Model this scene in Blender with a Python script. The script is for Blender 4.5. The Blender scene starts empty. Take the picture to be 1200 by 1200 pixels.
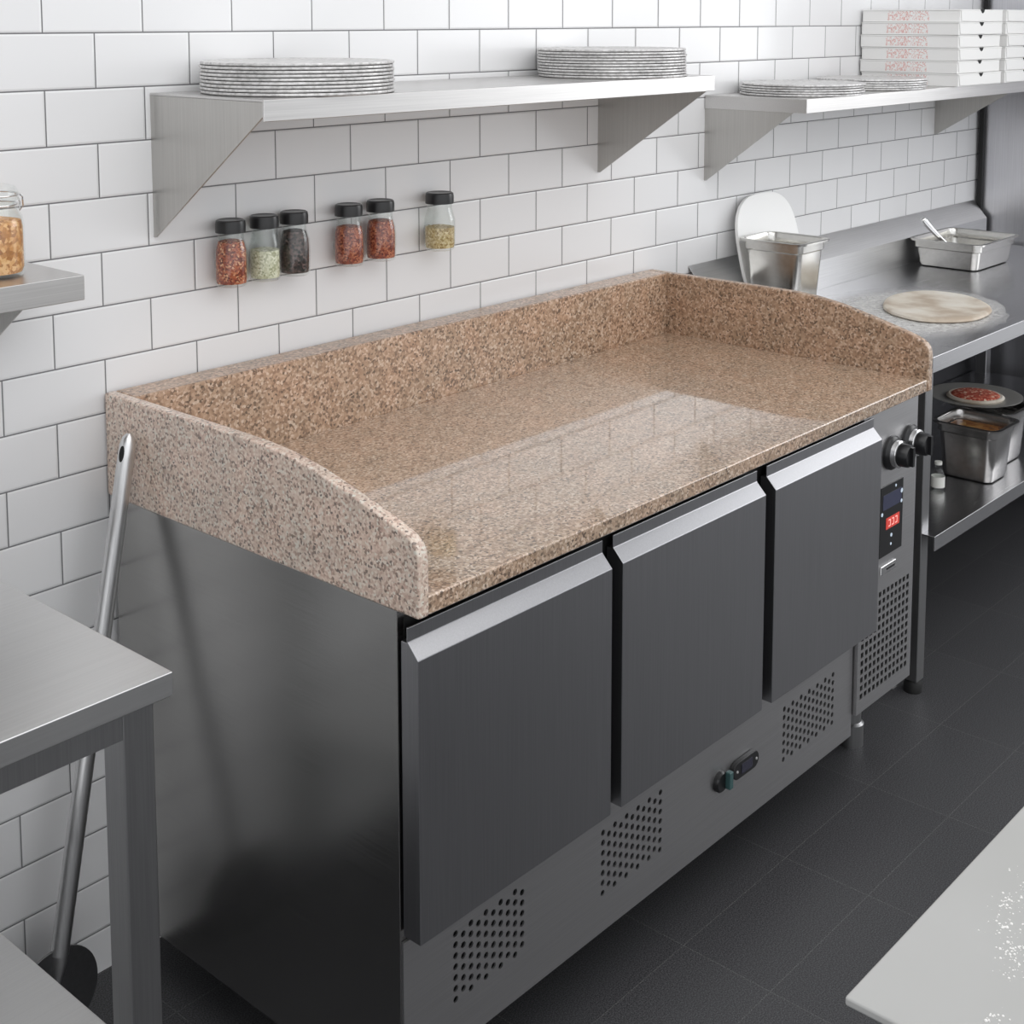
import bpy, bmesh, math, random
from mathutils import Vector, Matrix
random.seed(7)
PI = math.pi
scene = bpy.context.scene
COL = scene.collection

# ------------------------------------------------------------------ materials
def newmat(name):
    m = bpy.data.materials.new(name); m.use_nodes = True
    nt = m.node_tree
    b = nt.nodes['Principled BSDF']
    return m, nt, b

def N(nt, t, **kw):
    n = nt.nodes.new(t)
    for k, v in kw.items():
        if k in n.inputs: n.inputs[k].default_value = v
        else: setattr(n, k, v)
    return n

def objco(nt, scale=(1, 1, 1), loc=(0, 0, 0)):
    tc = N(nt, 'ShaderNodeTexCoord'); mp = N(nt, 'ShaderNodeMapping')
    mp.inputs['Scale'].default_value = scale; mp.inputs['Location'].default_value = loc
    nt.links.new(tc.outputs['Object'], mp.inputs['Vector'])
    return mp.outputs['Vector']

def ramp(nt, fac, stops):
    r = N(nt, 'ShaderNodeValToRGB')
    els = r.color_ramp.elements
    while len(els) < len(stops): els.new(0.5)
    for e, (p, c) in zip(els, stops):
        e.position = p; e.color = (*c, 1) if len(c) == 3 else c
    nt.links.new(fac, r.inputs['Fac'])
    return r

def plain(name, col, rough=.5, metal=0, **kw):
    m, nt, b = newmat(name)
    b.inputs['Base Color'].default_value = (*col, 1)
    b.inputs['Roughness'].default_value = rough
    b.inputs['Metallic'].default_value = metal
    for k, v in kw.items(): b.inputs[k].default_value = v
    return m

def steel(name, col, rough, grain=(2, 2, 220), var=.06, bump=.015):
    m, nt, b = newmat(name)
    b.inputs['Metallic'].default_value = 1
    v = objco(nt, grain)
    n = N(nt, 'ShaderNodeTexNoise'); n.inputs['Scale'].default_value = 3; n.inputs['Detail'].default_value = 3
    nt.links.new(v, n.inputs['Vector'])
    c1 = tuple(c * (1 - var) for c in col); c2 = tuple(c * (1 + var) for c in col)
    r = ramp(nt, n.outputs['Fac'], [(.3, c1), (.7, c2)])
    nt.links.new(r.outputs['Color'], b.inputs['Base Color'])
    mr = N(nt, 'ShaderNodeMapRange')
    mr.inputs['To Min'].default_value = rough - .04; mr.inputs['To Max'].default_value = rough + .05
    nt.links.new(n.outputs['Fac'], mr.inputs['Value'])
    nt.links.new(mr.outputs['Result'], b.inputs['Roughness'])
    if bump:
        bp = N(nt, 'ShaderNodeBump'); bp.inputs['Strength'].default_value = bump; bp.inputs['Distance'].default_value = .002
        nt.links.new(n.outputs['Fac'], bp.inputs['Height']); nt.links.new(bp.outputs['Normal'], b.inputs['Normal'])
    return m

M = {}
M['door'] = steel('door_steel', (.40, .40, .415), .31, (220, 220, 2))
M['body'] = steel('body_steel', (.45, .445, .435), .22, (2, 2, 160), .03, .006)
M['panel'] = steel('panel_steel', (.54, .535, .54), .40, (2, 2, 220))
M['shelf'] = steel('shelf_steel', (.62, .61, .60), .33, (2, 160, 160))
M['bracket'] = steel('bracket_steel', (.52, .51, .49), .36, (160, 160, 2))
M['table'] = steel('table_steel', (.74, .74, .735), .34, (2, 90, 90), .03, .006)
M['leg'] = steel('leg_steel', (.38, .38, .385), .36, (160, 160, 2))
M['counter'] = steel('counter_steel', (.60, .60, .615), .25, (2, 120, 120), .03, .006)
M['splash'] = steel('splash_steel', (.70, .70, .70), .36, (2, 160, 160))
M['shadeback'] = steel('shade_sheet_dark', (.10, .10, .105), .45, (2, 160, 160))  # kept dark to carry the shade under the steel counter
M['tall'] = steel('cabinet_steel', (.72, .72, .75), .36, (160, 160, 2))
M['pan'] = steel('pan_steel', (.66, .65, .62), .22, (30, 30, 30), .05, .01)
M['pandark'] = steel('lower_pan_steel', (.50, .49, .48), .24, (30, 30, 30), .05, .01)
M['chrome'] = plain('chrome', (.75, .75, .75), .12, 1)
M['peel'] = steel('peel_metal', (.74, .74, .74), .30, (90, 90, 3))
M['blade'] = steel('blade_metal', (.22, .22, .225), .38, (40, 40, 40))
M['rubber'] = plain('black_rubber', (.008, .008, .008), .6)
M['blackpl'] = plain('black_plastic', (.012, .012, .013), .28)
M['lid'] = plain('lid_black', (.016, .016, .017), .30)
M['castor'] = plain('castor_grey', (.05, .05, .05), .5)
M['whiteboard'] = plain('white_board', (.92, .92, .91), .45)
M['notch'] = plain('slot_dark', (.01, .01, .01), .8)
M['label_white'] = plain('label_white', (.7, .7, .66), .5)

# worn aluminium plates
def plate_mat():
    m, nt, b = newmat('plate_aluminium')
    b.inputs['Metallic'].default_value = .6; b.inputs['Roughness'].default_value = .45
    v = objco(nt, (1, 1, 1))
    n = N(nt, 'ShaderNodeTexNoise'); n.inputs['Scale'].default_value = 110; n.inputs['Detail'].default_value = 3
    nt.links.new(v, n.inputs['Vector'])
    r = ramp(nt, n.outputs['Fac'], [(.25, (.42, .415, .41)), (.5, (.68, .67, .66)), (.75, (.84, .83, .82))])
    nt.links.new(r.outputs['Color'], b.inputs['Base Color'])
    return m
M['plate'] = plate_mat()

def tile_mat():
    m, nt, b = newmat('white_metro_tile')
    tc = N(nt, 'ShaderNodeTexCoord'); sp = N(nt, 'ShaderNodeSeparateXYZ'); cb = N(nt, 'ShaderNodeCombineXYZ')
    nt.links.new(tc.outputs['Object'], sp.inputs[0])
    ax = N(nt, 'ShaderNodeMath', operation='ADD'); ax.inputs[1].default_value = .09 + .18 * 30
    az = N(nt, 'ShaderNodeMath', operation='ADD'); az.inputs[1].default_value = .01423 + .088968 * 4
    nt.links.new(sp.outputs['X'], ax.inputs[0]); nt.links.new(sp.outputs['Z'], az.inputs[0])
    nt.links.new(ax.outputs[0], cb.inputs['X']); nt.links.new(az.outputs[0], cb.inputs['Y'])
    def brick(mortar, smooth):
        br = N(nt, 'ShaderNodeTexBrick', offset=.5, offset_frequency=2, squash=1.0)
        br.inputs['Scale'].default_value = 1; br.inputs['Brick Width'].default_value = .18
        br.inputs['Row Height'].default_value = .088968; br.inputs['Mortar Size'].default_value = mortar
        br.inputs['Mortar Smooth'].default_value = smooth; br.inputs['Bias'].default_value = 0
        nt.links.new(cb.outputs[0], br.inputs['Vector'])
        return br
    b1 = brick(.0013, .2)
    b1.inputs['Color1'].default_value = (.80, .80, .805, 1); b1.inputs['Color2'].default_value = (.765, .765, .77, 1)
    b1.inputs['Mortar'].default_value = (.17, .17, .175, 1)
    nt.links.new(b1.outputs['Color'], b.inputs['Base Color'])
    b2 = brick(.0045, .9)
    inv = N(nt, 'ShaderNodeMath', operation='SUBTRACT'); inv.inputs[0].default_value = 1
    nt.links.new(b2.outputs['Fac'], inv.inputs[1])
    bp = N(nt, 'ShaderNodeBump'); bp.inputs['Strength'].default_value = .5; bp.inputs['Distance'].default_value = .002
    nt.links.new(inv.outputs[0], bp.inputs['Height']); nt.links.new(bp.outputs['Normal'], b.inputs['Normal'])
    mr = N(nt, 'ShaderNodeMapRange'); mr.inputs['To Min'].default_value = .22; mr.inputs['To Max'].default_value = .8
    nt.links.new(b1.outputs['Fac'], mr.inputs['Value']); nt.links.new(mr.outputs['Result'], b.inputs['Roughness'])
    return m
M['tile'] = tile_mat()

def floor_mat():
    m, nt, b = newmat('dark_floor_tile')
    tc = N(nt, 'ShaderNodeTexCoord'); mp = N(nt, 'ShaderNodeMapping')
    mp.inputs['Location'].default_value = (-.915 + .341 * 20, .003 + .175 * 60, 0)
    nt.links.new(tc.outputs['Object'], mp.inputs['Vector'])
    br = N(nt, 'ShaderNodeTexBrick', offset=0.0, offset_frequency=2, squash=1.0)
    br.inputs['Scale'].default_value = 1; br.inputs['Brick Width'].default_value = .341
    br.inputs['Row Height'].default_value = .175; br.inputs['Mortar Size'].default_value = .0011
    br.inputs['Mortar Smooth'].default_value = .3
    br.inputs['Color1'].default_value = (.060, .060, .064, 1); br.inputs['Color2'].default_value = (.070, .070, .074, 1)
    br.inputs['Mortar'].default_value = (.11, .11, .11, 1)
    nt.links.new(mp.outputs['Vector'], br.inputs['Vector'])
    n = N(nt, 'ShaderNodeTexNoise'); n.inputs['Scale'].default_value = 420; n.inputs['Detail'].default_value = 2
    nt.links.new(tc.outputs['Object'], n.inputs['Vector'])
    r = ramp(nt, n.outputs['Fac'], [(.38, (.45, .45, .45)), (.66, (1.65, 1.65, 1.65))])
    mx = N(nt, 'ShaderNodeMix', data_type='RGBA', blend_type='MULTIPLY'); mx.inputs[0].default_value = 1
    nt.links.new(br.outputs['Color'], mx.inputs[6]); nt.links.new(r.outputs['Color'], mx.inputs[7])
    nt.links.new(mx.outputs[2], b.inputs['Base Color'])
    b.inputs['Roughness'].default_value = .48
    bp = N(nt, 'ShaderNodeBump'); bp.inputs['Strength'].default_value = .12; bp.inputs['Distance'].default_value = .001
    nt.links.new(n.outputs['Fac'], bp.inputs['Height']); nt.links.new(bp.outputs['Normal'], b.inputs['Normal'])
    return m
M['floor'] = floor_mat()

def granite_mat(name, stops, scale, rough=.045, ior=2.0):
    m, nt, b = newmat(name)
    v = objco(nt)
    vo = N(nt, 'ShaderNodeTexVoronoi'); vo.inputs['Scale'].default_value = scale
    nt.links.new(v, vo.inputs['Vector'])
    sp = N(nt, 'ShaderNodeSeparateColor'); nt.links.new(vo.outputs['Color'], sp.inputs[0])
    r = ramp(nt, sp.outputs[0], stops)
    n = N(nt, 'ShaderNodeTexNoise'); n.inputs['Scale'].default_value = 16; n.inputs['Detail'].default_value = 4
    nt.links.new(v, n.inputs['Vector'])
    r2 = ramp(nt, n.outputs['Fac'], [(.35, (.93, .95, .95)), (.65, (1.06, 1.02, 1.0))])
    mx = N(nt, 'ShaderNodeMix', data_type='RGBA', blend_type='MULTIPLY'); mx.inputs[0].default_value = 1
    nt.links.new(r.outputs['Color'], mx.inputs[6]); nt.links.new(r2.outputs['Color'], mx.inputs[7])
    nt.links.new(mx.outputs[2], b.inputs['Base Color'])
    b.inputs['Roughness'].default_value = .4
    b.inputs['Coat Weight'].default_value = 1; b.inputs['Coat Roughness'].default_value = rough; b.inputs['Coat IOR'].default_value = ior
    return m
M['granite'] = granite_mat('speckled_granite', [(0, (.12, .078, .052)), (.14, (.27, .182, .122)), (.36, (.41, .278, .186)),
                           (.62, (.50, .352, .245)), (.84, (.61, .455, .335)), (1, (.74, .61, .49))], 270)
M['granitehoned'] = granite_mat('honed_granite', [(0, (.12, .075, .048)), (.14, (.24, .15, .095)), (.36, (.37, .235, .15)),
                           (.62, (.45, .30, .20)), (.84, (.55, .39, .28)), (1, (.66, .52, .41))], 230, .35, 1.35)
M['granitepale'] = granite_mat('pale_pink_granite', [(0, (.17, .13, .11)), (.12, (.40, .285, .225)), (.28, (.60, .43, .35)),
                           (.50, (.67, .54, .44)), (.72, (.74, .59, .50)), (.88, (.80, .69, .59)), (1, (.74, .70, .62))], 290, .30, 1.4)

def glass_mat():
    m = bpy.data.materials.new('clear_glass'); m.use_nodes = True
    nt = m.node_tree; nt.nodes.clear()
    out = N(nt, 'ShaderNodeOutputMaterial'); mix = N(nt, 'ShaderNodeMixShader')
    tr = N(nt, 'ShaderNodeBsdfTransparent'); tr.inputs['Color'].default_value = (.965, .975, .97, 1)
    gl = N(nt, 'ShaderNodeBsdfGlossy'); gl.inputs['Roughness'].default_value = .03; gl.inputs['Color'].default_value = (1, 1, 1, 1)
    lw = N(nt, 'ShaderNodeLayerWeight'); lw.inputs['Blend'].default_value = .5
    pw = N(nt, 'ShaderNodeMath', operation='POWER'); pw.inputs[1].default_value = 4; nt.links.new(lw.outputs['Facing'], pw.inputs[0])
    fr = N(nt, 'ShaderNodeMapRange'); fr.inputs['To Min'].default_value = .035; fr.inputs['To Max'].default_value = .65; nt.links.new(pw.outputs[0], fr.inputs['Value'])
    nt.links.new(fr.outputs[0], mix.inputs[0]); nt.links.new(tr.outputs[0], mix.inputs[1]); nt.links.new(gl.outputs[0], mix.inputs[2])
    nt.links.new(mix.outputs[0], out.inputs[0])
    return m
M['glass'] = glass_mat()

def flakes(name, stops, scale=300, rough=.7):
    m, nt, b = newmat(name)
    v = objco(nt)
    vo = N(nt, 'ShaderNodeTexVoronoi'); vo.inputs['Scale'].default_value = scale
    nt.links.new(v, vo.inputs['Vector'])
    sp = N(nt, 'ShaderNodeSeparateColor'); nt.links.new(vo.outputs['Color'], sp.inputs[0])
    r = ramp(nt, sp.outputs[0], stops)
    nt.links.new(r.outputs['Color'], b.inputs['Base Color'])
    b.inputs['Roughness'].default_value = rough
    bp = N(nt, 'ShaderNodeBump'); bp.inputs['Strength'].default_value = .6; bp.inputs['Distance'].default_value = .002
    nt.links.new(sp.outputs[1], bp.inputs['Height']); nt.links.new(bp.outputs['Normal'], b.inputs['Normal'])
    return m
M['chili'] = flakes('chili_flakes', [(0, (.13, .018, .008)), (.4, (.33, .055, .018)), (.75, (.52, .13, .045)), (1, (.80, .46, .25))])
M['herb'] = flakes('pale_seeds', [(0, (.40, .40, .24)), (.4, (.68, .67, .47)), (1, (.90, .88, .72))])
M['pepper'] = flakes('dark_peppercorns', [(0, (.010, .010, .007)), (.5, (.045, .025, .022)), (1, (.16, .10, .09))], 220)
M['paprika'] = flakes('red_brown_flakes', [(0, (.13, .018, .010)), (.5, (.34, .065, .03)), (1, (.62, .23, .11))])
M['grain'] = flakes('beige_grain', [(0, (.35, .22, .07)), (.5, (.62, .47, .22)), (1, (.82, .70, .45))])
M['lentil'] = flakes('orange_lentils', [(0, (.38, .14, .03)), (.5, (.66, .30, .09)), (1, (.86, .52, .24))], 200)
M['meat'] = flakes('red_topping', [(0, (.30, .035, .02)), (.5, (.50, .09, .05)), (.8, (.66, .22, .14)), (1, (.85, .68, .52))], 160)
M['sauce'] = flakes('brown_sauce', [(0, (.16, .06, .02)), (.6, (.28, .12, .035)), (1, (.36, .22, .08))], 60, .25)

def dough_mat():
    m, nt, b = newmat('raw_dough')
    v = objco(nt)
    n = N(nt, 'ShaderNodeTexNoise'); n.inputs['Scale'].default_value = 9; n.inputs['Detail'].default_value = 4
    nt.links.new(v, n.inputs['Vector'])
    r = ramp(nt, n.outputs['Fac'], [(.40, (.50, .41, .32)), (.56, (.70, .64, .55)), (.7, (.78, .74, .67))])
    nt.links.new(r.outputs['Color'], b.inputs['Base Color']); b.inputs['Roughness'].default_value = .75
    return m
M['dough'] = dough_mat()

def flour_mat(name, scale, lo, hi):
    m = bpy.data.materials.new(name); m.use_nodes = True
    nt = m.node_tree; b = nt.nodes['Principled BSDF']; out = nt.nodes['Material Output']
    b.inputs['Base Color'].default_value = (.86, .85, .83, 1); b.inputs['Roughness'].default_value = .9
    v = objco(nt)
    n = N(nt, 'ShaderNodeTexNoise'); n.inputs['Scale'].default_value = scale; n.inputs['Detail'].default_value = 8; n.inputs['Roughness'].default_value = .65
    nt.links.new(v, n.inputs['Vector'])
    mr = N(nt, 'ShaderNodeMapRange'); mr.inputs['From Min'].default_value = lo; mr.inputs['From Max'].default_value = hi
    nt.links.new(n.outputs['Fac'], mr.inputs['Value'])
    ln = N(nt, 'ShaderNodeVectorMath', operation='LENGTH'); nt.links.new(objco(nt, (2.65, 3.9, 0), (-.13, -.06, 0)), ln.inputs[0])
    fd = N(nt, 'ShaderNodeMapRange', interpolation_type='SMOOTHSTEP'); fd.inputs['From Min'].default_value = 1.02; fd.inputs['From Max'].default_value = .55
    nt.links.new(ln.outputs['Value'], fd.inputs['Value'])
    mu = N(nt, 'ShaderNodeMath', operation='MULTIPLY'); nt.links.new(mr.outputs['Result'], mu.inputs[0]); nt.links.new(fd.outputs['Result'], mu.inputs[1])
    tr = N(nt, 'ShaderNodeBsdfTransparent'); mix = N(nt, 'ShaderNodeMixShader')
    nt.links.new(mu.outputs[0], mix.inputs[0]); nt.links.new(tr.outputs[0], mix.inputs[1]); nt.links.new(b.outputs[0], mix.inputs[2])
    nt.links.new(mix.outputs[0], out.inputs[0])
    return m
M['flour'] = flour_mat('flour_film', 60, .25, .85)

def card_mat(name, red):
    m, nt, b = newmat(name)
    b.inputs['Roughness'].default_value = .75
    if not red:
        b.inputs['Base Color'].default_value = (.84, .835, .82, 1); return m
    tc = N(nt, 'ShaderNodeTexCoord'); sp = N(nt, 'ShaderNodeSeparateXYZ')
    nt.links.new(tc.outputs['Object'], sp.inputs[0])
    n = N(nt, 'ShaderNodeTexNoise'); n.inputs['Scale'].default_value = 95; n.inputs['Detail'].default_value = 1.5; n.inputs['Distortion'].default_value = 1.2
    nt.links.new(tc.outputs['Object'], n.inputs['Vector'])
    d = N(nt, 'ShaderNodeMath', operation='SUBTRACT'); d.inputs[1].default_value = .5; nt.links.new(n.outputs['Fac'], d.inputs[0])
    a = N(nt, 'ShaderNodeMath', operation='ABSOLUTE'); nt.links.new(d.outputs[0], a.inputs[0])
    lt = N(nt, 'ShaderNodeMath', operation='LESS_THAN'); lt.inputs[1].default_value = .045; nt.links.new(a.outputs[0], lt.inputs[0])
    def band(sock, c, hw):
        s = N(nt, 'ShaderNodeMath', operation='SUBTRACT'); s.inputs[1].default_value = c; nt.links.new(sock, s.inputs[0])
        q = N(nt, 'ShaderNodeMath', operation='ABSOLUTE'); nt.links.new(s.outputs[0], q.inputs[0])
        l = N(nt, 'ShaderNodeMath', operation='LESS_THAN'); l.inputs[1].default_value = hw; nt.links.new(q.outputs[0], l.inputs[0])
        return l.outputs[0]
    by = band(sp.outputs['Y'], .006, .064); bz = band(sp.outputs['Z'], .018, .0135); bx = band(sp.outputs['X'], -.15, .006)
    p1 = N(nt, 'ShaderNodeMath', operation='MULTIPLY'); nt.links.new(by, p1.inputs[0]); nt.links.new(bz, p1.inputs[1])
    p2 = N(nt, 'ShaderNodeMath', operation='MULTIPLY'); nt.links.new(p1.outputs[0], p2.inputs[0]); nt.links.new(bx, p2.inputs[1])
    p3 = N(nt, 'ShaderNodeMath', operation='MULTIPLY'); nt.links.new(p2.outputs[0], p3.inputs[0]); nt.links.new(lt.outputs[0], p3.inputs[1])
    mx = N(nt, 'ShaderNodeMix', data_type='RGBA')
    mx.inputs[6].default_value = (.84, .835, .82, 1); mx.inputs[7].default_value = (.74, .46, .43, 1)
    nt.links.new(p3.outputs[0], mx.inputs[0]); nt.links.new(mx.outputs[2], b.inputs['Base Color'])
    return m
M['card'] = card_mat('white_card_printed', True)
M['cardplain'] = card_mat('white_card', False)

def white_top_mat():
    m, nt, b = newmat('pale_worktop')
    v = objco(nt)
    n = N(nt, 'ShaderNodeTexNoise'); n.inputs['Scale'].default_value = 3; n.inputs['Detail'].default_value = 3
    nt.links.new(v, n.inputs['Vector'])
    r = ramp(nt, n.outputs['Fac'], [(.3, (.44, .44, .425)), (.7, (.49, .49, .48))])
    nt.links.new(r.outputs['Color'], b.inputs['Base Color']); b.inputs['Roughness'].default_value = .4
    return m
M['whitetop'] = white_top_mat()
M['flourlump'] = plain('flour_white', (.9, .89, .87), .9)

def emis(name, col, s):
    m, nt, b = newmat(name)
    b.inputs['Base Color'].default_value = (*col, 1)
    b.inputs['Emission Color'].default_value = (*col, 1); b.inputs['Emission Strength'].default_value = s
    return m
M['led_red'] = emis('red_led', (.62, .06, .045), .30)
M['led_mark'] = emis('pale_led', (1, .5, .45), .5)
M['icon'] = emis('icon_led', (.6, .7, .8), .25)
M['reflection_blue'] = plain('reflection_blue', (.05, .055, .10), .2)  # colour of the painted reflection on the control display

# ------------------------------------------------------------------ mesh helpers
class MB:
    def __init__(s, org=(0, 0, 0)):
        s.bm = bmesh.new(); s.o = Vector(org)
    def v(s, p): return s.bm.verts.new(Vector(p) - s.o)
    def box(s, x0, x1, y0, y1, z0, z1):
        p = [s.v((x, y, z)) for z in (z0, z1) for y in (y0, y1) for x in (x0, x1)]
        for f in ((0, 2, 3, 1), (4, 5, 7, 6), (0, 1, 5, 4), (2, 6, 7, 3), (0, 4, 6, 2), (1, 3, 7, 5)):
            s.bm.faces.new([p[i] for i in f])
        return s
    def prism(s, pts, axis, a, b):
        """polygon in the plane across axis ('x': pts are (y,z); 'y': (x,z); 'z': (x,y))"""
        def mk(p, t):
            return {'x': (t, p[0], p[1]), 'y': (p[0], t, p[1]), 'z': (p[0], p[1], t)}[axis]
        A = [s.v(mk(p, a)) for p in pts]; B = [s.v(mk(p, b)) for p in pts]
        n = len(pts)
        s.bm.faces.new(A); s.bm.faces.new(list(reversed(B)))
        for i in range(n):
            s.bm.faces.new((A[i], B[i], B[(i + 1) % n], A[(i + 1) % n]))
        return s
    def lathe(s, prof, c=(0, 0, 0), seg=32, axis='z', sx=1, sy=1):
        c = Vector(c); rings = []
        def mk(r, h, a):
            u, w = r * math.cos(a) * sx, r * math.sin(a) * sy
            if axis == 'z': return c + Vector((u, w, h))
            if axis == 'y': return c + Vector((u, -h, w))
            return c + Vector((h, u, w))
        for r, h in prof:
            if r < 1e-6: rings.append([s.v(mk(0, h, 0))])
            else: rings.append([s.v(mk(r, h, 2 * PI * k / seg)) for k in range(seg)])
        for A, B in zip(rings, rings[1:]):
            for k in range(seg):
                k2 = (k + 1) % seg
                if len(A) == 1 and len(B) == 1: continue
                if len(A) == 1: s.bm.faces.new((A[0], B[k2], B[k]))
                elif len(B) == 1: s.bm.faces.new((A[k], A[k2], B[0]))
                else: s.bm.faces.new((A[k], A[k2], B[k2], B[k]))
        return s
    def loft(s, loops, cap0=True, cap1=True):
        L = [[s.v(p) for p in l] for l in loops]
        n = len(L[0])
        for A, B in zip(L, L[1:]):
            for k in range(n):
                s.bm.faces.new((A[k], A[(k + 1) % n], B[(k + 1) % n], B[k]))
        if cap0: s.bm.faces.new(list(reversed(L[0])))
        if cap1: s.bm.faces.new(L[-1])
        return s
    def tube(s, path, r, seg=14, cap=True):
        P = [Vector(p) for p in path]; R = r if isinstance(r, (list, tuple)) else [r] * len(P)
        loops = []; up = None
        for i, p in enumerate(P):
            t = (P[min(i + 1, len(P) - 1)] - P[max(i - 1, 0)]).normalized()
            if up is None:
                up = Vector((0, 0, 1)) if abs(t.z) < .9 else Vector((1, 0, 0))
            a = t.cross(up).normalized(); up = a.cross(t).normalized()
            loops.append([p + R[i] * (math.cos(2 * PI * k / seg) * a + math.sin(2 * PI * k / seg) * up) for k in range(seg)])
        return s.loft(loops, cap, cap)
    def build(s, name, mat, parent=None, bevel=0, segs=2, smooth=True, loc=None):
        bmesh.ops.recalc_face_normals(s.bm, faces=s.bm.faces)
        me = bpy.data.meshes.new(name); s.bm.to_mesh(me); s.bm.free()
        me.materials.append(M[mat] if isinstance(mat, str) else mat)
        o = bpy.data.objects.new(name, me); COL.objects.link(o)
        if smooth:
            for p in me.polygons: p.use_smooth = True
            try: me.set_sharp_from_angle(angle=math.radians(38))
            except Exception: pass
        if bevel:
            bv = o.modifiers.new('bevel', 'BEVEL'); bv.width = bevel; bv.segments = segs; bv.limit_method = 'ANGLE'
            bv.angle_limit = math.radians(40); bv.harden_normals = True
        if parent is not None: o.parent = parent
        else: o.location = s.o
        if loc is not None: o.location = loc
        return o

def tag(o, label=None, cat=None, group=None, kind=None):
    if label: o['label'] = label
    if cat: o['category'] = cat
    if group: o['group'] = group
    if kind: o['kind'] = kind
    return o

def thing(name, label, cat, loc=(0, 0, 0), group=None, rz=0):
    o = bpy.data.objects.new(name, None); COL.objects.link(o)
    o.empty_display_size = .05; o.location = loc; o.rotation_euler = (0, 0, rz)
    return tag(o, label, cat, group)

def copy_tree(o, parent=None):
    c = o.copy(); COL.objects.link(c)
    if parent is not None: c.parent = parent
    for ch in list(o.children): copy_tree(ch, c)
    return c

def rrect(hx, hy, r, z, c=(0, 0), seg=5):
    pts = []
    for cx, cy, a0 in ((hx - r, hy - r, 0), (-hx + r, hy - r, PI / 2), (-hx + r, -hy + r, PI), (hx - r, -hy + r, 1.5 * PI)):
        for k in range(seg + 1):
            a = a0 + PI / 2 * k / seg
            pts.append((c[0] + cx + r * math.cos(a), c[1] + cy + r * math.sin(a), z))
    return pts

# ------------------------------------------------------------------ the setting
MB().box(-3.2, 4.4, 0, .12, 0, 2.9).build('wall_back', 'tile')['kind'] = 'structure'
MB().box(-3.2, 4.4, -5.2, .12, -.08, 0).build('floor', 'floor')['kind'] = 'structure'

# ------------------------------------------------------------------ refrigerated prep counter
def perforated(mb, x0, x1, z0, z1, nc, nr, y, t, hr, stag=True, square=False):
    """thin sheet between x0..x1, z0..z1 with nc x nr holes that go right through"""
    dx = (x1 - x0) / nc; dz = (z1 - z0) / nr
    for i in range(nc):
        off = (dz / 2 if (stag and i % 2) else 0)
        xs0, xs1 = x0 + i * dx, x0 + (i + 1) * dx
        cells = []
        if off:
            mb.box(xs0, xs1, y, y + t, z0, z0 + off)
            mb.box(xs0, xs1, y, y + t, z1 - off, z1)
        n = nr - (1 if off else 0)
        for j in range(n):
            za, zb = z0 + off + j * dz, z0 + off + (j + 1) * dz
            cx, cz = (xs0 + xs1) / 2, (za + zb) / 2
            K = 8
            ang = [PI / 4 * k + (PI / 4 if square else PI / 8) for k in range(K)]
            if square:
                hole = [(cx + hr * sx, cz + hr * sz) for sx, sz in ((1, 1), (0, 1), (-1, 1), (-1, 0), (-1, -1), (0, -1), (1, -1), (1, 0))]
            else:
                hole = [(cx + hr * math.cos(PI / 4 + PI / 4 * k), cz + hr * math.sin(PI / 4 + PI / 4 * k)) for k in range(K)]
            edge = [(xs1, zb), (cx, zb), (xs0, zb), (xs0, cz), (xs0, za), (cx, za), (xs1, za), (xs1, cz)]
            E = [mb.v((p[0], y, p[1])) for p in edge]; H = [mb.v((p[0], y, p[1])) for p in hole]
            G = [mb.v((p[0], y + t, p[1])) for p in hole]
            for k in range(K):
                k2 = (k + 1) % K
                mb.bm.faces.new((E[k], E[k2], H[k2], H[k])); mb.bm.faces.new((H[k], H[k2], G[k2], G[k]))

def sheet_with_windows(mb, x0, x1, z0, z1, y, t, wins):
    """flat sheet minus rectangular windows (wins sorted by x)"""
    x = x0
    for a, b, c, d in wins:
        mb.box(x, a, y, y + t, z0, z1)
        mb.box(a, b, y, y + t, z0, c); mb.box(a, b, y, y + t, d, z1)
        x = b
    mb.box(x, x1, y, y + t, z0, z1)

F = thing('refrigerated_prep_counter', 'three-door stainless steel refrigerated counter carrying the granite worktop', 'refrigerator', (.6, -.4, 0))
Fo = (.6, -.4, 0)
XL, XR = -.0935, 1.4165
# body: sides, back and the recessed door frame
b = MB(Fo)
b.prism([(-.02, .095), (-.695, .095), (-.695, .8272), (-.02, .8272)], 'x', XL, XL + .02)
b.prism([(-.02, .15), (-.68, .15), (-.68, .8272), (-.02, .8272)], 'x', XR - .02, XR)
b.box(XL + .02, XR - .02, -.66, -.02, .15, .815)
b.build('body', 'body', F, .0012)
b = MB(Fo); b.box(XL + .012, 1.196, -.6955, -.662, .345, .8145)
b.build('door_frame', 'rubber', F)
b = MB(Fo); b.box(XL + .021, 1.17, -.692, -.03, .8155, .8272)
b.build('shadow_gap_strip', 'rubber', F)
prof = [(-.7, .366), (-.733, .366), (-.733, .768), (-.7135, .7885), (-.7135, .8085), (-.7105, .8085), (-.7105, .787), (-.7, .787)]
for x0, x1 in ((-.092, .325), (.352, .770), (.803, 1.209)):
    d = MB(Fo).prism(prof, 'x', x0, x1).build('door', 'door', F, .0013)
    MB(Fo).box(x0 + .012, x1 - .012, -.7, -.6955, .375, .785).build('gasket', 'rubber', d)
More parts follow.
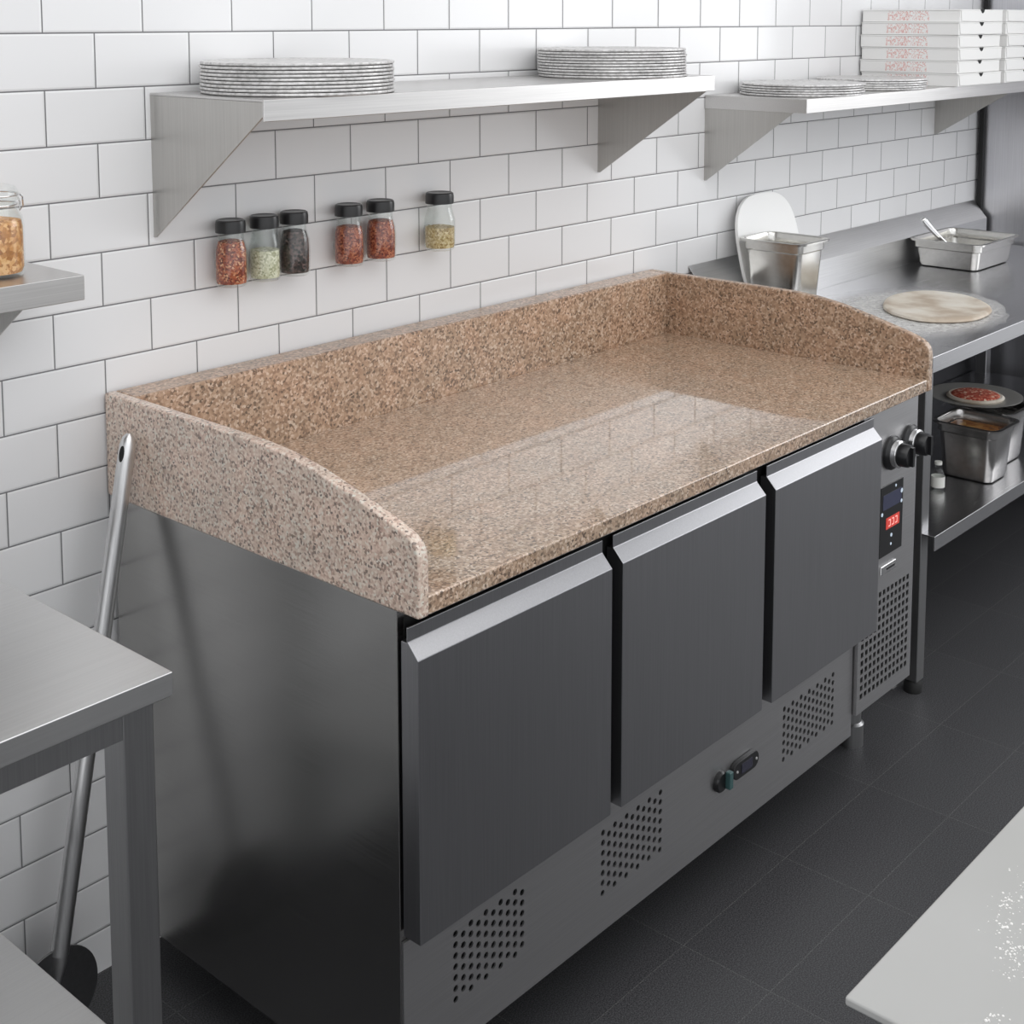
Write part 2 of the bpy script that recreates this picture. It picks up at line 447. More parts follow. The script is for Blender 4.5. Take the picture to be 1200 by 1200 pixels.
# lower grille panel
VS = [(.001, .160, .208, .325), (.340, .512, .201, .321), (.897, 1.099, .195, .313)]
b = MB(Fo); sheet_with_windows(b, XL + .001, 1.172, .143, .355, -.7, .003, VS); b.box(XL + .001, XL + .018, -.6970, -.6955, .143, .355)
lp = b.build('lower_panel', 'panel', F, 0, smooth=False)
for (x0, x1, z0, z1), nc in zip(VS, (10, 11, 13)):
    g = MB(Fo); perforated(g, x0, x1, z0, z1, nc, 7, -.7, .003, .0050 if nc < 13 else .0052)
    gv = g.build('vent_grille', 'panel', lp, smooth=False)
    MB(Fo).box(x0 - .004, x1 + .004, -.693, -.691, z0 - .004, z1 + .004).build('vent_backing', 'rubber', gv)
# small round switch and oval thermostat on the lower panel
sw = MB(Fo).lathe([(0, 0), (.019, 0), (.019, .006), (.016, .009), (0, .009)], (.683, -.7, .2555), 24, 'y').build('round_switch', 'blackpl', F)
MB(Fo).box(.690, .702, -.719, -.708, .241, .273).build('switch_rocker', plain('teal_plastic', (.05, .11, .11), .3), sw, .002)
o = [(.759 + sx * (.0265) + .0165 * math.cos(a), .2565 + .0165 * math.sin(a)) for sx, a0 in ((1, -PI / 2), (-1, PI / 2)) for a in [a0 + PI * k / 8 for k in range(9)]]
th = MB(Fo).prism(o, 'y', -.7095, -.7).build('thermostat', 'blackpl', F, .0018)
ip = plain('indicator_pale', (.45, .45, .45), .3)
for x in (.728, .792):
    MB(Fo).lathe([(0, 0), (.0028, 0), (.0022, .0015), (0, .0018)], (x, -.7095, .2565), 10, 'y').build('indicator', ip, th)
MB(Fo).box(.742, .778, -.7105, -.7095, .2475, .2655).build('readout', plain('dark_readout', (.03, .03, .05), .1), th)
# control section at the right
CX0, CX1, CY = 1.176, XR, -.709
VW = (1.186, 1.402, .213, .426)
b = MB(Fo)
b.box(CX0, CX1, CY, CY + .003, .19, VW[2]); b.box(CX0, VW[0], CY, CY + .003, VW[2], VW[3]); b.box(VW[1], CX1, CY, CY + .003, VW[2], VW[3])
b.box(CX0, CX1, CY, CY + .003, VW[3], .827)
b.box(CX0, CX0 + .003, CY + .003, -.66, .19, .827); b.box(CX1 - .003, CX1, CY + .003, -.66, .19, .827)
b.box(CX0, CX1, CY, -.66, .187, .19)
cp = b.build('control_panel', 'panel', F, 0, smooth=False)
g = MB(Fo); perforated(g, *VW, 12, 12, CY, .003, .0056, stag=False, square=True)
gv = g.build('vent_grille', 'panel', cp, smooth=False)
MB(Fo).box(VW[0] - .004, VW[1] + .004, CY + .010, CY + .012, VW[2] - .004, VW[3] + .004).build('vent_backing', 'rubber', gv)
for kx, kz in ((1.296, .715), (1.378, .7205)):
    k = MB(Fo).lathe([(0, 0), (.036, 0), (.036, .006), (.032, .011), (.028, .012), (0, .012)], (kx, CY, kz), 32, 'y').build('control_knob', 'blackpl', F)
    MB(Fo).lathe([(.0, 0), (.0285, 0), (.0285, .010), (.0265, .0115), (0, .0115)], (kx, CY - .012, kz), 32, 'y').build('knob_ring', 'chrome', k)
    b = MB(Fo).lathe([(0, 0), (.0245, 0), (.0235, .018), (.0205, .022), (0, .023)], (kx, CY - .0235, kz), 28, 'y')
    b.box(kx - .004, kx + .004, CY - .052, CY - .044, kz - .020, kz + .020)
    b.build('knob_grip', 'blackpl', k)
dp = MB(Fo).box(1.252, 1.353, CY - .003, CY, .498, .649).build('control_display', 'blackpl', F, .0008)
MB(Fo).box(1.262, 1.345, CY - .0036, CY - .003, .598, .630).build('blue_reflection', 'reflection_blue', dp)  # bluish reflection on the display, painted as a thin plate
MB(Fo).box(1.278, 1.337, CY - .0038, CY - .003, .554, .578).build('red_readout', 'led_red', dp)
b = MB(Fo)
for x in (1.292, 1.307, 1.322):
    b.box(x - .004, x + .004, CY - .0042, CY - .0038, .5715, .5735); b.box(x - .004, x + .004, CY - .0042, CY - .0038, .5585, .5605)
    b.box(x + .003, x + .005, CY - .0042, CY - .0038, .5595, .5725)
b.build('digits', 'led_mark', dp)
for x, z, r in ((1.303, .537, .004), (1.302, .518, .003), (1.345, .622, .005), (1.345, .600, .004), (1.259, .591, .004), (1.318, .640, .003)):
    MB(Fo).lathe([(0, 0), (r, 0), (r, .0007), (0, .0007)], (x, CY - .003, z), 12, 'y').build('indicator_light', 'icon', dp)
bd = MB(Fo).box(1.262, 1.328, CY - .004, CY, .459, .478).build('badge', 'chrome', F, .002)
MB(Fo).box(1.285, 1.320, CY - .0046, CY - .004, .466, .471).build('badge_slot', 'blackpl', bd)
for x, y in ((XL + .12, -.44), (XL + .12, -.10), (1.05, -.44), (1.05, -.10)):
    MB(Fo).lathe([(0, 0), (.026, 0), (.026, .02), (.018, .024), (.018, .15), (0, .15)], (x, y, 0), 20).build('foot', 'castor', F)
MB(Fo).lathe([(0, 0), (.028, 0), (.028, .05), (.022, .055), (.022, .187), (0, .187)], (1.387, -.588, 0), 20).build('foot', 'leg', F)

# granite worktop with raised upstands
G = thing('granite_worktop', 'speckled beige granite worktop with raised back and side upstands', 'worktop', (.6, -.4, .8275))
Go = (.6, -.4, .8275)
GX0, GX1 = -.0965, 1.4175
MB(Go).box(GX0 + .02, GX1 - .02, -.7375, -.066, .8275, .854).build('slab', 'granite', G, .003)
sp = [(-.005, .8275), (-.7395, .8275), (-.7395, .905), (-.7375, .917), (-.732, .927), (-.722, .935), (-.706, .9415), (-.685, .948), (-.60, .970), (-.53, .986), (-.47, .995), (-.41, .999), (-.33, 1.0), (-.005, 1.0)]
MB(Go).prism(sp, 'x', GX0, GX0 + .02).build('side_upstand', 'granitepale', G, .0035)['label'] = 'paler pinkish left upstand'
MB(Go).prism(sp, 'x', GX1 - .02, GX1).build('side_upstand', 'granitehoned', G, .0035)
MB(Go).box(GX0 + .02, GX1 - .02, -.066, -.006, .8275, 1.0).build('back_upstand', 'granitehoned', G, .003)

# ------------------------------------------------------------------ wall shelves
def bracket(mb, x, zt, d, h, t=.003, nose=.018):
    mb.prism([(-.0, zt), (-d, zt), (-d, zt - nose), (-.006, zt - h), (0, zt - h)], 'x', x, x + t)
def shelf(name, label, x0, x1, d, zt, lip, brks, left_end=True, org=None):
    o = (x0, 0, zt)
    t = thing(name, label, 'shelf', o, 'stainless wall shelves')
    b = MB(o)
    b.prism([(-d, zt), (-.001, zt), (-.001, zt - .004), (-d + .004, zt - .004), (-d + .004, zt - lip), (-d, zt - lip)], 'x', x0, x1)
    if left_end: b.box(x0 + .0004, x0 + .003, -d + .003, -.0015, zt - lip, zt - .003)
    b.box(x1 - .003, x1 - .0004, -d + .003, -.0015, zt - lip, zt - .003)
    b.build('shelf_board', 'shelf', t, .0012)
    for x, dd, h, nose in brks:
        b = MB(o); bracket(b, x, zt - .0042, dd, h, nose=nose); b.build('bracket', 'bracket', t, 0, smooth=False)
    return t
S1 = shelf('wall_shelf', 'long steel wall shelf above the granite worktop and spice jars', .009, 1.2335, .303, 1.487, .034, [(.010, .2985, .238, .022), (1.208, .2975, .228, .030)], False)
S2 = shelf('wall_shelf', 'steel wall shelf carrying the pizza boxes', 1.642, 3.285, .295, 1.4165, .035, [(1.6455, .268, .215, .022), (2.975, .268, .180, .022)])
S3 = shelf('wall_shelf', 'short steel wall shelf holding the clip-top jar at the left edge', -1.25, -.238, .194, 1.239, .037, [(-.333, .1885, .158, .031)])

# ------------------------------------------------------------------ stacked pizza pans
PP = [(0, 0), (.152, 0), (.153, .0010), (.1605, .0014), (.1612, .0034), (.1606, .0054), (.1588, .0058), (.150, .0052), (.145, .0042), (0, .0042)]
proto = tag(MB().lathe(PP, seg=56).build('pizza_pan', 'plate'), 'x', 'pan')
first = [True]
words = ['topmost', 'second', 'third', 'fourth', 'fifth', 'sixth', 'seventh', 'eighth', 'ninth', 'tenth']
def stack(cx, cy, z0, n, step, where, group, jit, sc=1.0):
    for i in range(n):
        if first[0]: o = proto; first[0] = False
        else: o = proto.copy(); COL.objects.link(o)
        k = n - 1 - i
        o.location = (cx + random.uniform(-jit, jit), cy + random.uniform(-jit, jit), z0 + i * step)
        o.rotation_euler = (0, 0, random.uniform(0, 6.28)); o.scale = (sc, sc, 1)
        if k == 0: lab = 'topmost metal pizza pan, ' + where
        elif i == 0: lab = 'bottom metal pizza pan, ' + where
        else: lab = words[k] + ' metal pan from top, ' + where
        tag(o, lab, 'pan', group)
stack(.192, -.163, 1.4873, 9, .0059, 'stack at left end of long shelf', 'pizza pans stacked at the left end of the long shelf', .0015)
stack(1.048, -.163, 1.4873, 10, .0060, 'stack at right end of long shelf', 'pizza pans stacked at the right end of the long shelf', .003, .985)
stack(1.835, -.168, 1.4168, 5, .0061, 'low stack nearest the long shelf', 'pizza pans stacked at the near end of the box shelf', .004, .97)
stack(2.225, -.160, 1.4168, 5, .0060, 'low stack beside the pizza boxes', 'pizza pans stacked beside the pizza boxes', .004, .93)

# ------------------------------------------------------------------ pizza boxes
def make_box():
    t = thing('pizza_box', 'x', 'box')
    w, d, h = .148, .15, .0360
    MB().box(-w, w, -d, d, 0, h - .004).build('tray', 'card', t, .001)
    b = MB(); b.box(-w - .0012, w + .0012, -d - .001, d + .0008, h - .0038, h - .0003)
    b.prism([(-w + .004, h - .004), (-w + .010, .003), (-.03, .0016), (0, .003), (.03, .0014), (w - .010, .0028), (w - .004, h - .004)], 'y', -d - .0022, -d - .0004)
    b.build('lid', 'cardplain', t, .0006)
    b = MB(); b.prism([(-.014, h - .0004), (-.008, h - .008), (0, h - .0115), (.008, h - .008), (.014, h - .0004)], 'y', -d - .0030, -d - .0020)
    b.build('tab_slot', 'notch', t)
    return t
bx = make_box(); ff = True
for cx, n, where in ((2.597, 6, 'front stack on the shelf'), (2.925, 6, 'rear stack at the right picture edge')):
    for i in range(n):
        o = bx if ff else copy_tree(bx); ff = False
        o.location = (cx + random.uniform(-.003, .003) + (.006 if i == n - 1 else 0), -.158 + random.uniform(-.003, .003), 1.4168 + i * .0364)
        o.rotation_euler = (0, 0, random.uniform(-.012, .012))
        k = n - 1 - i
        lab = ('topmost' if k == 0 else 'bottom' if i == 0 else words[k]) + ' white pizza box' + ('' if k == 0 or i == 0 else ' from top') + ' in the ' + where
        tag(o, lab, 'box', 'white pizza boxes in the ' + where)

# ------------------------------------------------------------------ spice jars fixed along the wall
def spice_jar(x, r, fill, mat, label, z=1.1475, h=.116):
    y = -.004 - r
    t = thing('spice_jar', label, 'jar', (x, y, z), 'spice jars along the tiled wall')
    o = (x, y, z)
    k = h / .116
    outer = [(0, 0), (r * .86, 0), (r * .97, .004), (r, .012), (r, .052 * k), (r * .97, .064 * k), (r * .86, .076 * k), (r * .79, .083 * k), (r * .79, .097 * k)]
    inner = [(r * .79 - .002, .097 * k), (r * .79 - .002, .083 * k), (r * .86 - .002, .076 * k), (r * .97 - .002, .064 * k), (r - .002, .052 * k), (r - .002, .012), (r * .9, .005), (0, .004)]
    MB().lathe(outer + inner, seg=36).build('glass_body', 'glass', t)
    ri = r - .0025; prof = [(0, .0045), (r * .88, .0055), (ri, .0125)]
    for zz, rr in ((.052, 1.0), (.064, .97), (.076, .86), (.083, .79)):
        if zz * k < fill: prof.append((r * rr - .0027, zz * k))
    last = prof[-1][0] if fill > .052 * k else ri
    for a, b2 in (((.052, 1.0), (.064, .97)), ((.064, .97), (.076, .86)), ((.076, .86), (.083, .79))):
        if a[0] * k < fill <= b2[0] * k:
            u = (fill / k - a[0]) / (b2[0] - a[0]); last = r * (a[1] + u * (b2[1] - a[1])) - .0027
    prof += [(last, fill), (last * .5, fill + .003), (0, fill + .001)]
    MB().lathe(prof, seg=32).build('spice', mat, t)
    lr = r * .90
    MB().lathe([(0, .094 * k), (lr, .094 * k), (lr, .109 * k), (lr * .96, .1145 * k), (lr * .88, .116 * k), (lr * .8, .1150 * k), (0, .1150 * k)], seg=36).build('screw_lid', 'lid', t)
    MB().lathe([(0, 0), (.012, 0), (.012, .0052), (0, .0052)], (0, r + .004, .035), 20, 'y').build('wall_mount', 'chrome', t)
    return t
spice_jar(.1425, .0290, .078, 'chili', 'leftmost black-lidded spice jar, full of orange-red chili flakes')
spice_jar(.2160, .0285, .054, 'herb', 'black-lidded spice jar of pale greenish seeds beside the leftmost jar')
spice_jar(.2835, .0285, .080, 'pepper', 'black-lidded spice jar of dark peppercorns, darkest of the row')
spice_jar(.4140, .0290, .073, 'paprika', 'black-lidded jar of reddish flakes standing just right of the row gap')
spice_jar(.4940, .0300, .076, 'paprika', 'black-lidded jar of brown-red flakes touching another red jar on its left')
spice_jar(.6530, .0320, .046, 'grain', 'rightmost spice jar standing alone, half full of beige grain')

# clip-top storage jar on the left shelf
J = thing('clip_top_jar', 'large clip-top glass jar of orange lentils on the short left shelf', 'jar', (-.328, -.1, 1.2393))
R_ = .045
MB().lathe([(0, 0), (.040, 0), (.044, .004), (R_, .012), (R_, .072), (.043, .085), (.036, .099), (.034, .104), (.036, .110), (.034, .110), (.032, .104), (.034, .098), (.041, .084), (.043, .072), (.043, .012), (.040, .005), (0, .004)], seg=44).build('glass_body', 'glass', J)
MB().lathe([(0, .0045), (.040, .0055), (.0425, .0125), (.0425, .070), (.040, .080), (.02, .084), (0, .082)], seg=40).build('lentils', 'lentil', J)
MB().lathe([(0, .1105), (.036, .1105), (.038, .114), (.038, .122), (.034, .130), (.022, .134), (0, .134)], seg=40).build('glass_lid', 'glass', J)
b = MB()
ring = lambda r, z: [(r * math.cos(a), r * math.sin(a), z) for a in [2 * PI * k / 30 for k in range(31)]]
b.tube(ring(.0372, .104), .0014, 8); b.tube(ring(.0392, .118), .0014, 8)
b.tube([(.039, -.004, .118), (.047, -.004, .112), (.049, -.002, .098), (.044, 0, .090), (.047, .003, .102), (.040, .004, .118)], .0013, 8)
b.build('wire_clip', 'chrome', J)

# ------------------------------------------------------------------ left steel table
T = thing('steel_table', 'stainless steel table with lower shelf at the left edge', 'table', (-1.0, -.34, 0))
To = (-1.0, -.34, 0)
b = MB(To); b.box(-1.75, -.418, -.658, -.03, .8205, .85)
b.build('tabletop', 'table', T, .0015)
b = MB(To); b.box(-1.68, -.479, -.645, -.640, .785, .8203); b.box(-1.68, -.479, -.065, -.060, .785, .8203)
b.box(-.447, -.442, -.602, -.09, .785, .8203)
b.build('apron', 'leg', T)
for x in (-1.72, -.479):
    for y in (-.645, -.09):
        l = MB(To).box(x, x + .0425, y, y + .0425, .012, .8203).build('leg', 'leg', T, .003)
        MB(To).box(x + .003, x + .0395, y + .003, y + .0395, 0, .012).build('foot', 'rubber', l)
b = MB(To); b.box(-1.677, -.4345, -.602, -.048, .337, .341); b.box(-1.677, -.4795, -.645, -.602, .337, .341); b.box(-1.677, -.48, -.645, -.641, .31, .337); b.box(-.4385, -.4345, -.6, -.05, .31, .337)
b.build('lower_shelf', 'table', T, .001)

# ------------------------------------------------------------------ pizza peel
top = Vector((-.1105, -.098, .957)); low = Vector((-.266, -.100, .150))
dv = (top - low).normalized()
P = thing('pizza_peel', 'round metal pizza peel leaning handle-up against the granite worktop', 'peel', (-.28, -.10, 0))
Po = (-.28, -.10, 0)
b = MB(Po)
pts = [low + dv * t for t in (0, .05, .3, .6, .78, .80, .812, .8185)]
b.tube([tuple(p) for p in pts], [.0145, .0145, .0142, .0138, .0135, .0130, .010, .004], 20)
b.build('handle', 'peel', P)
side = dv.cross(Vector((.08, -1, 0))).normalized()
nrm = side.cross(dv).normalized()
if nrm.y > 0: nrm = -nrm
hc = top - dv * .035
b = MB(Po)
hn = (Vector((-.93, -.36, -.1))).normalized(); hn = (hn - dv * hn.dot(dv)).normalized(); hs = hn.cross(dv)
loops = []
for off in (.0115, .0142):
    loops.append([hc + hn * off + dv * (.013 * math.sin(a)) + hs * (.0042 * math.cos(a)) for a in [2 * PI * k / 16 for k in range(16)]])
b.loft(loops); b.build('hanging_hole', 'notch', P)
b = MB(Po)
cen = low - dv * .070; rad = .0795
def disc(off): return [cen + nrm * off + dv * (rad * math.sin(a)) + side * (rad * 1.02 * math.cos(a)) for a in [2 * PI * k / 48 for k in range(48)]]
b.loft([disc(-.0016), disc(.0016)]); b.build('blade', 'blade', P, .0006)
b = MB(Po); b.tube([tuple(low - dv * .045 + nrm * .004), tuple(low - dv * .01 + nrm * .003), tuple(low + dv * .02)], [.005, .0115, .0145], 16)
b.build('ferrule', 'peel', P)

# ------------------------------------------------------------------ pale table in front (right corner)
W = thing('pale_work_table', 'pale worktop table corner dusted with flour at bottom right', 'table', (.3, -1.9, 0))
Wo = (.3, -1.9, 0)
MB(Wo).box(-.389, 1.15, -2.25, -1.515, .842, .85).build('tabletop', 'whitetop', W, .0025)
b = MB(Wo); b.box(-.34, 1.10, -1.565, -1.56, .77, .8418); b.box(-.34, -.335, -2.2, -1.56, .77, .8418); b.build('apron', 'leg', W)
for x in (-.345, 1.06):
    for y in (-2.2, -1.605):
        MB(Wo).box(x, x + .04, y, y + .04, 0, .8415).build('leg', 'leg', W, .003)
# flour sprinkles
b = MB((.1, -1.75, .8505))
rnd = random.Random(3)
for cx, cy, n, s in ((-.222, -1.572, 70, .010), (-.189, -1.565, 90, .010), (-.262, -1.600, 120, .013), (-.245, -1.588, 60, .008), (-.335, -1.612, 40, .008), (-.150, -1.58, 200, .022), (-.20, -1.62, 260, .028), (.05, -1.62, 200, .04)):
    for _ in range(int(n * .55)):
        x, y = rnd.gauss(cx, s), rnd.gauss(cy, s * .6)
        if not (-.37 < x < 1.0 and -2.2 < y < -1.53): continue
        r = abs(rnd.gauss(.0004, .0004)) + .00025
        b.lathe([(r, 0), (r * .7, r * .5), (0, r * .7)], (x, y, .8501), 6)
tag(b.build('flour_sprinkle', 'flourlump', smooth=False), 'white flour sprinkled over the pale table at bottom right', 'flour', kind='stuff')

# ------------------------------------------------------------------ right-hand steel counter
CF, CB, CZ = -.645, -.052, .845
C = thing('steel_counter', 'long stainless steel counter with splashback beyond the granite worktop', 'counter', (2.4, -.34, 0))
Co = (2.4, -.34, 0)
b = MB(Co); b.prism([(CF, CZ), (CB, CZ), (CB, CZ - .004), (CF + .004, CZ - .004), (CF + .004, CZ - .038), (CF, CZ - .038)], 'x', 1.622, 3.29); b.box(1.6224, 1.626, CF + .004, CB, CZ - .038, CZ - .004)
b.build('countertop', 'counter', C, .0015)
b = MB(Co); b.prism([(-.002, .985), (-.052, .928), (-.052, CZ - .03), (-.049, CZ - .03), (-.049, .927), (-.002, .980)], 'x', 1.58, 3.295)
b.build('splashback', 'splash', C)
for x in (1.688, 3.22):
    for y in (-.60, -.10):
        l = MB(Co).box(x, x + .038, y, y + .038, .03, CZ - .0045).build('leg', 'leg', C, .003)
        MB(Co).lathe([(0, 0), (.022, 0), (.022, .018), (.015, .03), (0, .03)], (x + .019, y + .019, 0), 16).build('foot', 'rubber', l)
b = MB(Co); b.prism([(-.632, .40), (-.045, .40), (-.045, .396), (-.628, .396), (-.628, .364), (-.632, .364)], 'x', 1.69, 3.256)
b.build('lower_shelf', 'counter', C, .001)
MB(Co).box(1.64, 3.285, -.040, -.036, .08, CZ - .006).build('shade_sheet', 'shadeback', C)  # added dark sheet standing in for the shade under the counter

# flour film and dough
rnd = random.Random(5)
pts = [(1.66, -.50), (1.72, -.35), (1.90, -.16), (2.05, -.11), (2.20, -.13), (2.40, -.22), (2.36, -.28), (2.42, -.34), (2.33, -.50), (2.15, -.61), (1.95, -.635), (1.75, -.635)]
poly = []
for i, p in enumerate(pts):
    q = pts[(i + 1) % len(pts)]
    for k in range(6):
        u = k / 6
        poly.append((max(1.63, p[0] + (q[0] - p[0]) * u + rnd.uniform(-.012, .012)), max(-.642, p[1] + (q[1] - p[1]) * u + rnd.uniform(-.008, .008))))
tag(MB((2.0, -.4, CZ)).prism(poly, 'z', CZ + .0001, CZ + .0008).build('flour_dusting', 'flour', smooth=False), 'patch of white flour on the steel counter around the dough', 'flour', kind='stuff')
DC = Vector((2.128, -.415, CZ + .001))
b = MB(); seg = 64; rings = []
for rr, z in ((.0, .009), (.5, .0095), (.82, .0095), (.93, .0125), (.985, .009), (1.0, .004), (.97, 0), (0, 0)):
    if rr == 0: rings.append([b.v((0, 0, z))]); continue
    L = []
    for k in range(seg):
        a = 2 * PI * k / seg
        w = 1 + .012 * math.sin(3 * a + .5) + .008 * math.sin(7 * a)
        L.append(b.v((.195 * rr * w * math.cos(a), .138 * rr * w * math.sin(a), z)))
    rings.append(L)
for A, B in zip(rings, rings[1:]):
    for k in range(seg):
        k2 = (k + 1) % seg
        if len(A) == 1: b.bm.faces.new((A[0], B[k2], B[k]))
        elif len(B) == 1: b.bm.faces.new((A[k], A[k2], B[0]))
        else: b.bm.faces.new((A[k], A[k2], B[k2], B[k]))
dg = b.build('pizza_dough', 'dough'); dg.location = DC; dg.rotation_euler = (0, 0, math.radians(24))
tag(dg, 'flat oval of raw pizza dough on the floured steel counter', 'dough')

# gastronorm containers
def gn(name, label, hx, hy, h, taper, loc, mat='pan', rz=0, lip=.011, step=True, group=None):
    t = thing(name, label, 'container', loc, group, rz)
    w = .0012; r = .022
    ix, iy = hx - lip, hy - lip
    L = []
    bt = taper
    L += [rrect(ix - bt - .012, iy - bt - .012, r * .8, 0), rrect(ix - bt - .003, iy - bt - .003, r, .003), rrect(ix - bt, iy - bt, r, .012)]
    zs = h - .030
    u = zs / h
    if step: L += [rrect(ix - bt * (1 - u) - .003, iy - bt * (1 - u) - .003, r, zs), rrect(ix - .0008, iy - .0008, r + .002, zs + .004)]
    L += [rrect(ix, iy, r + .002, h - .004), rrect(hx - .002, hy - .002, r + .008, h - .0035), rrect(hx, hy, r + .009, h - .006), rrect(hx + .0006, hy + .0006, r + .009, h - .001), rrect(hx - .0015, hy - .0015, r + .008, h),
          rrect(ix + .001, iy + .001, r + .002, h - .0006), rrect(ix - w, iy - w, r + .001, h - .004)]
    if step: L += [rrect(ix - .0008 - w, iy - .0008 - w, r, zs + .004), rrect(ix - bt * (1 - u) - .003 - w, iy - bt * (1 - u) - .003 - w, r, zs)]
    L += [rrect(ix - bt - w, iy - bt - w, r - .001, .013), rrect(ix - bt - .004, iy - bt - .004, r - .001, .005), rrect(ix - bt - .014, iy - bt - .014, r * .7, .0025)]
    MB().loft(L).build('pan_body', mat, t)
    return t
gn('food_container', 'tall narrow steel food container standing before the white board', .0825, .096, .204, .016, (1.784, -.157, CZ + .0003))
pan = gn('shallow_food_pan', 'wide shallow steel food pan with spoon on the steel counter', .153, .120, .086, .012, (2.838, -.176, CZ + .0003))
MB().loft([rrect(.125, .092, .02, .004), rrect(.131, .098, .02, .030)]).build('sauce', plain('pale_grease', (.40, .37, .33), .25), pan)
# spoon in pan
S = thing('serving_spoon', 'steel serving spoon resting in the shallow pan', 'spoon', (2.75, -.17, .90))
So = (2.75, -.17, .90)
a0, a1 = Vector((2.760, -.190, .888)), Vector((2.664, -.118, .997))
b = MB(So)
d2 = (a1 - a0)
b.tube([tuple(a0 + d2 * u + Vector((0, 0, -.006 * math.sin(PI * u)))) for u in (0, .25, .5, .75, .93)] + [tuple(a1), tuple(a1 + Vector((-.006, .003, -.003)))], [.006, .0065, .0075, .009, .0105, .0098, .005], 12)
b.build('handle', 'chrome', S)
b = MB(So); b.lathe([(0, -.008), (.018, -.006), (.030, .003), (.029, .0045), (.017, -.004), (0, -.0062)], tuple(a0 + Vector((.018, -.012, -.003))), 24, sx=1.15); b.build('bowl', 'chrome', S)
# white round-cornered board leaning on the wall
n_, seg = 2.9, 56
pts = []
for k in range(seg):
    a = 2 * PI * k / seg; ca, sa = math.cos(a), math.sin(a)
    pts.append((.150 * math.copysign(abs(ca) ** (2 / n_), ca), .152 * math.copysign(abs(sa) ** (2 / n_), sa) + .152))
bo = MB().prism(pts, 'y', -.005, .005).build('cutting_board', 'whiteboard', None, .002)
bo.location = (1.892, -.0825, CZ + .0018); bo.rotation_euler = (-math.atan2(.068, .305), 0, 0)
tag(bo, 'white rounded board leaning against the tiled wall behind the tall container', 'board')

# lower shelf
c1 = gn('food_container', 'deep steel container of brown sauce at the front of the lower shelf', .0835, .094, .150, .013, (2.186, -.511, .4003), 'pandark')
MB().loft([rrect(.054, .064, .018, .004), rrect(.0655, .0765, .02, .124)]).build('sauce', 'sauce', c1)
gn('food_container', 'steel lower shelf container cut by the right edge, under the meat tray', .0835, .094, .150, .013, (2.368, -.475, .4003), 'pandark')
tr = thing('round_tray', 'round steel tray set on the steel containers of the lower shelf', 'tray', (2.375, -.425, .5507))
MB().lathe([(0, 0), (.095, 0), (.118, .010), (.128, .0115), (.1285, .013), (.117, .0125), (.094, .003), (0, .003)], seg=44).build('tray_dish', plain('dull_aluminium', (.34, .335, .32), .42, .35), tr)
mt = thing('meat_pizza', 'small round of red meat topping on the round lower shelf tray', 'food', (2.378, -.425, .5539))
MB().lathe([(0, 0), (.076, 0), (.0785, .005), (.072, .0095), (.068, .009), (0, .009)], seg=40).build('dough_base', 'dough', mt)
b = MB(); rnd = random.Random(11)
b.lathe([(.066, .0091), (.060, .0125), (.03, .0145), (0, .014)], seg=28)
b.build('topping', 'meat', mt)
bt = thing('small_bottle', 'small clear bottle with pale label behind the counter leg', 'bottle', (2.010, -.49, .4003))
MB().lathe([(0, 0), (.015, 0), (.017, .003), (.017, .040), (.012, .052), (.008, .056), (.008, .066), (0, .066)], seg=24).build('bottle_body', 'glass', bt)
MB().lathe([(.0172, .008), (.0176, .008), (.0176, .036), (.0172, .036)], seg=24).build('label_band', 'label_white', bt)
MB().lathe([(0, .0662), (.0095, .0662), (.0095, .074), (0, .075)], seg=20).build('cap', 'label_white', bt)

# ------------------------------------------------------------------ tall steel cabinet at the end
K = thing('tall_steel_cabinet', 'tall grey steel cabinet at the far end of the steel counter', 'cabinet', (3.7, -.4, 0))
Ko = (3.7, -.4, 0)
MB(Ko).box(3.318, 4.1, -.78, -.012, .10, 2.1).build('body', 'tall', K, .004)
MB(Ko).box(3.300, 3.318, -.028, -.012, .10, 2.1).build('dark_gap_strip', 'rubber', K, .002)  # black strip standing in for the dark gap between wall and cabinet
MB(Ko).box(3.33, 4.09, -.82, -.782, .12, 2.09).build('door', 'tall', K, .004)
for x in (3.36, 4.04):
    for y in (-.74, -.06):
        MB(Ko).lathe([(0, 0), (.025, 0), (.02, .1), (0, .1)], (x, y, 0), 16).build('foot', 'leg', K)

# ------------------------------------------------------------------ light
def area(name, loc, target, sx, sy, power, col=(1, 1, 1)):
    l = bpy.data.lights.new(name, 'AREA'); l.shape = 'RECTANGLE'; l.size = sx; l.size_y = sy; l.energy = power; l.color = col
    o = bpy.data.objects.new(name, l); COL.objects.link(o); o.location = loc
    o.rotation_euler = (Vector(target) - Vector(loc)).to_track_quat('-Z', 'Y').to_euler()
    o['kind'] = 'helper'
    return o
area('ceiling_panel_light', (.35, -1.8, 3.0), (.5, -1.1, 0), 4.4, 2.0, 34, (1, .99, .98))
area('window_light', (4.3, -2.4, 2.1), (1.2, -.4, .9), 2.0, 1.6, 26, (.98, .99, 1))
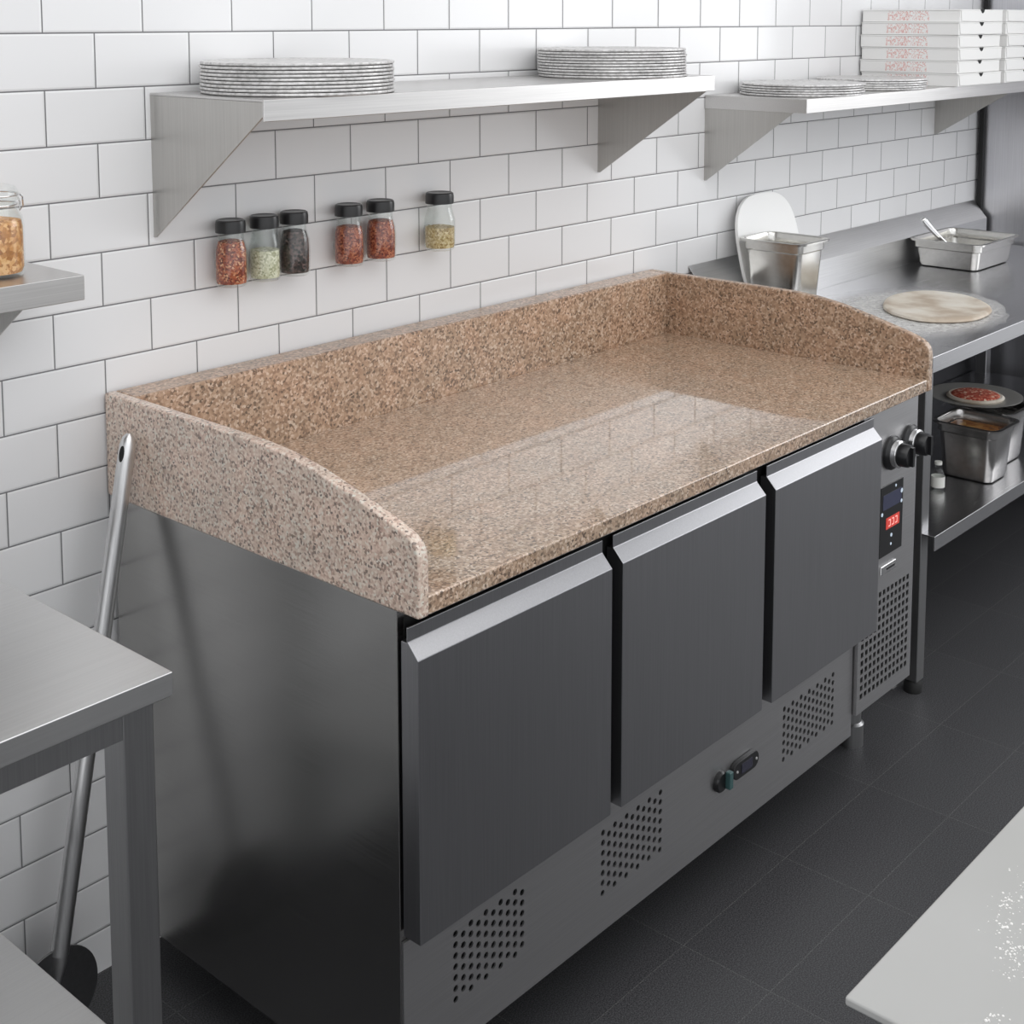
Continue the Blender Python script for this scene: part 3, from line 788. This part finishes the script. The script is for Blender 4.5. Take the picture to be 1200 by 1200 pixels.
# the rest of the kitchen: soft room light, brighter towards the windows at the far right front
w = bpy.data.worlds.new('room_light'); scene.world = w; w.use_nodes = True
wt = w.node_tree; bg = wt.nodes['Background']
tc = N(wt, 'ShaderNodeTexCoord'); dt = N(wt, 'ShaderNodeVectorMath', operation='DOT_PRODUCT')
dt.inputs[1].default_value = Vector((.82, -.57, .06)).normalized()
wt.links.new(tc.outputs['Generated'], dt.inputs[0])
mr = N(wt, 'ShaderNodeMapRange', interpolation_type='SMOOTHSTEP')
mr.inputs['From Min'].default_value = .945; mr.inputs['From Max'].default_value = 1.0
mr.inputs['To Min'].default_value = 0; mr.inputs['To Max'].default_value = 1.0
wt.links.new(dt.outputs['Value'], mr.inputs['Value'])
dt2 = N(wt, 'ShaderNodeVectorMath', operation='DOT_PRODUCT'); dt2.inputs[1].default_value = Vector((-.35, -.93, .05)).normalized()  # added broad fill from the front left, lifts the wall under the table
wt.links.new(tc.outputs['Generated'], dt2.inputs[0])
mr2 = N(wt, 'ShaderNodeMapRange', interpolation_type='SMOOTHSTEP')
mr2.inputs['From Min'].default_value = .45; mr2.inputs['From Max'].default_value = 1.0; mr2.inputs['To Min'].default_value = .58; mr2.inputs['To Max'].default_value = 1.35
wt.links.new(dt2.outputs['Value'], mr2.inputs['Value'])
ad = N(wt, 'ShaderNodeMath', operation='ADD'); wt.links.new(mr.outputs['Result'], ad.inputs[0]); wt.links.new(mr2.outputs['Result'], ad.inputs[1])
wt.links.new(ad.outputs[0], bg.inputs['Strength'])
bg.inputs['Color'].default_value = (.96, .975, 1, 1)

# ------------------------------------------------------------------ camera
cd = bpy.data.cameras.new('camera'); cam = bpy.data.objects.new('camera', cd); COL.objects.link(cam)
cam.location = (-1.31556, -1.99791, 1.61138)
cam.rotation_euler = (PI / 2 - .109035, 0, -.847612)
cd.sensor_width = 36; cd.lens = 1633.79 / 1200 * 36; cd.shift_x = -.0111; cd.shift_y = -.3338; cd.clip_start = .02
scene.camera = cam
vs = scene.view_settings
vs.view_transform = 'Standard'; vs.look = 'None'; vs.gamma = 1; vs.use_curve_mapping = False
vs.exposure = 0.0
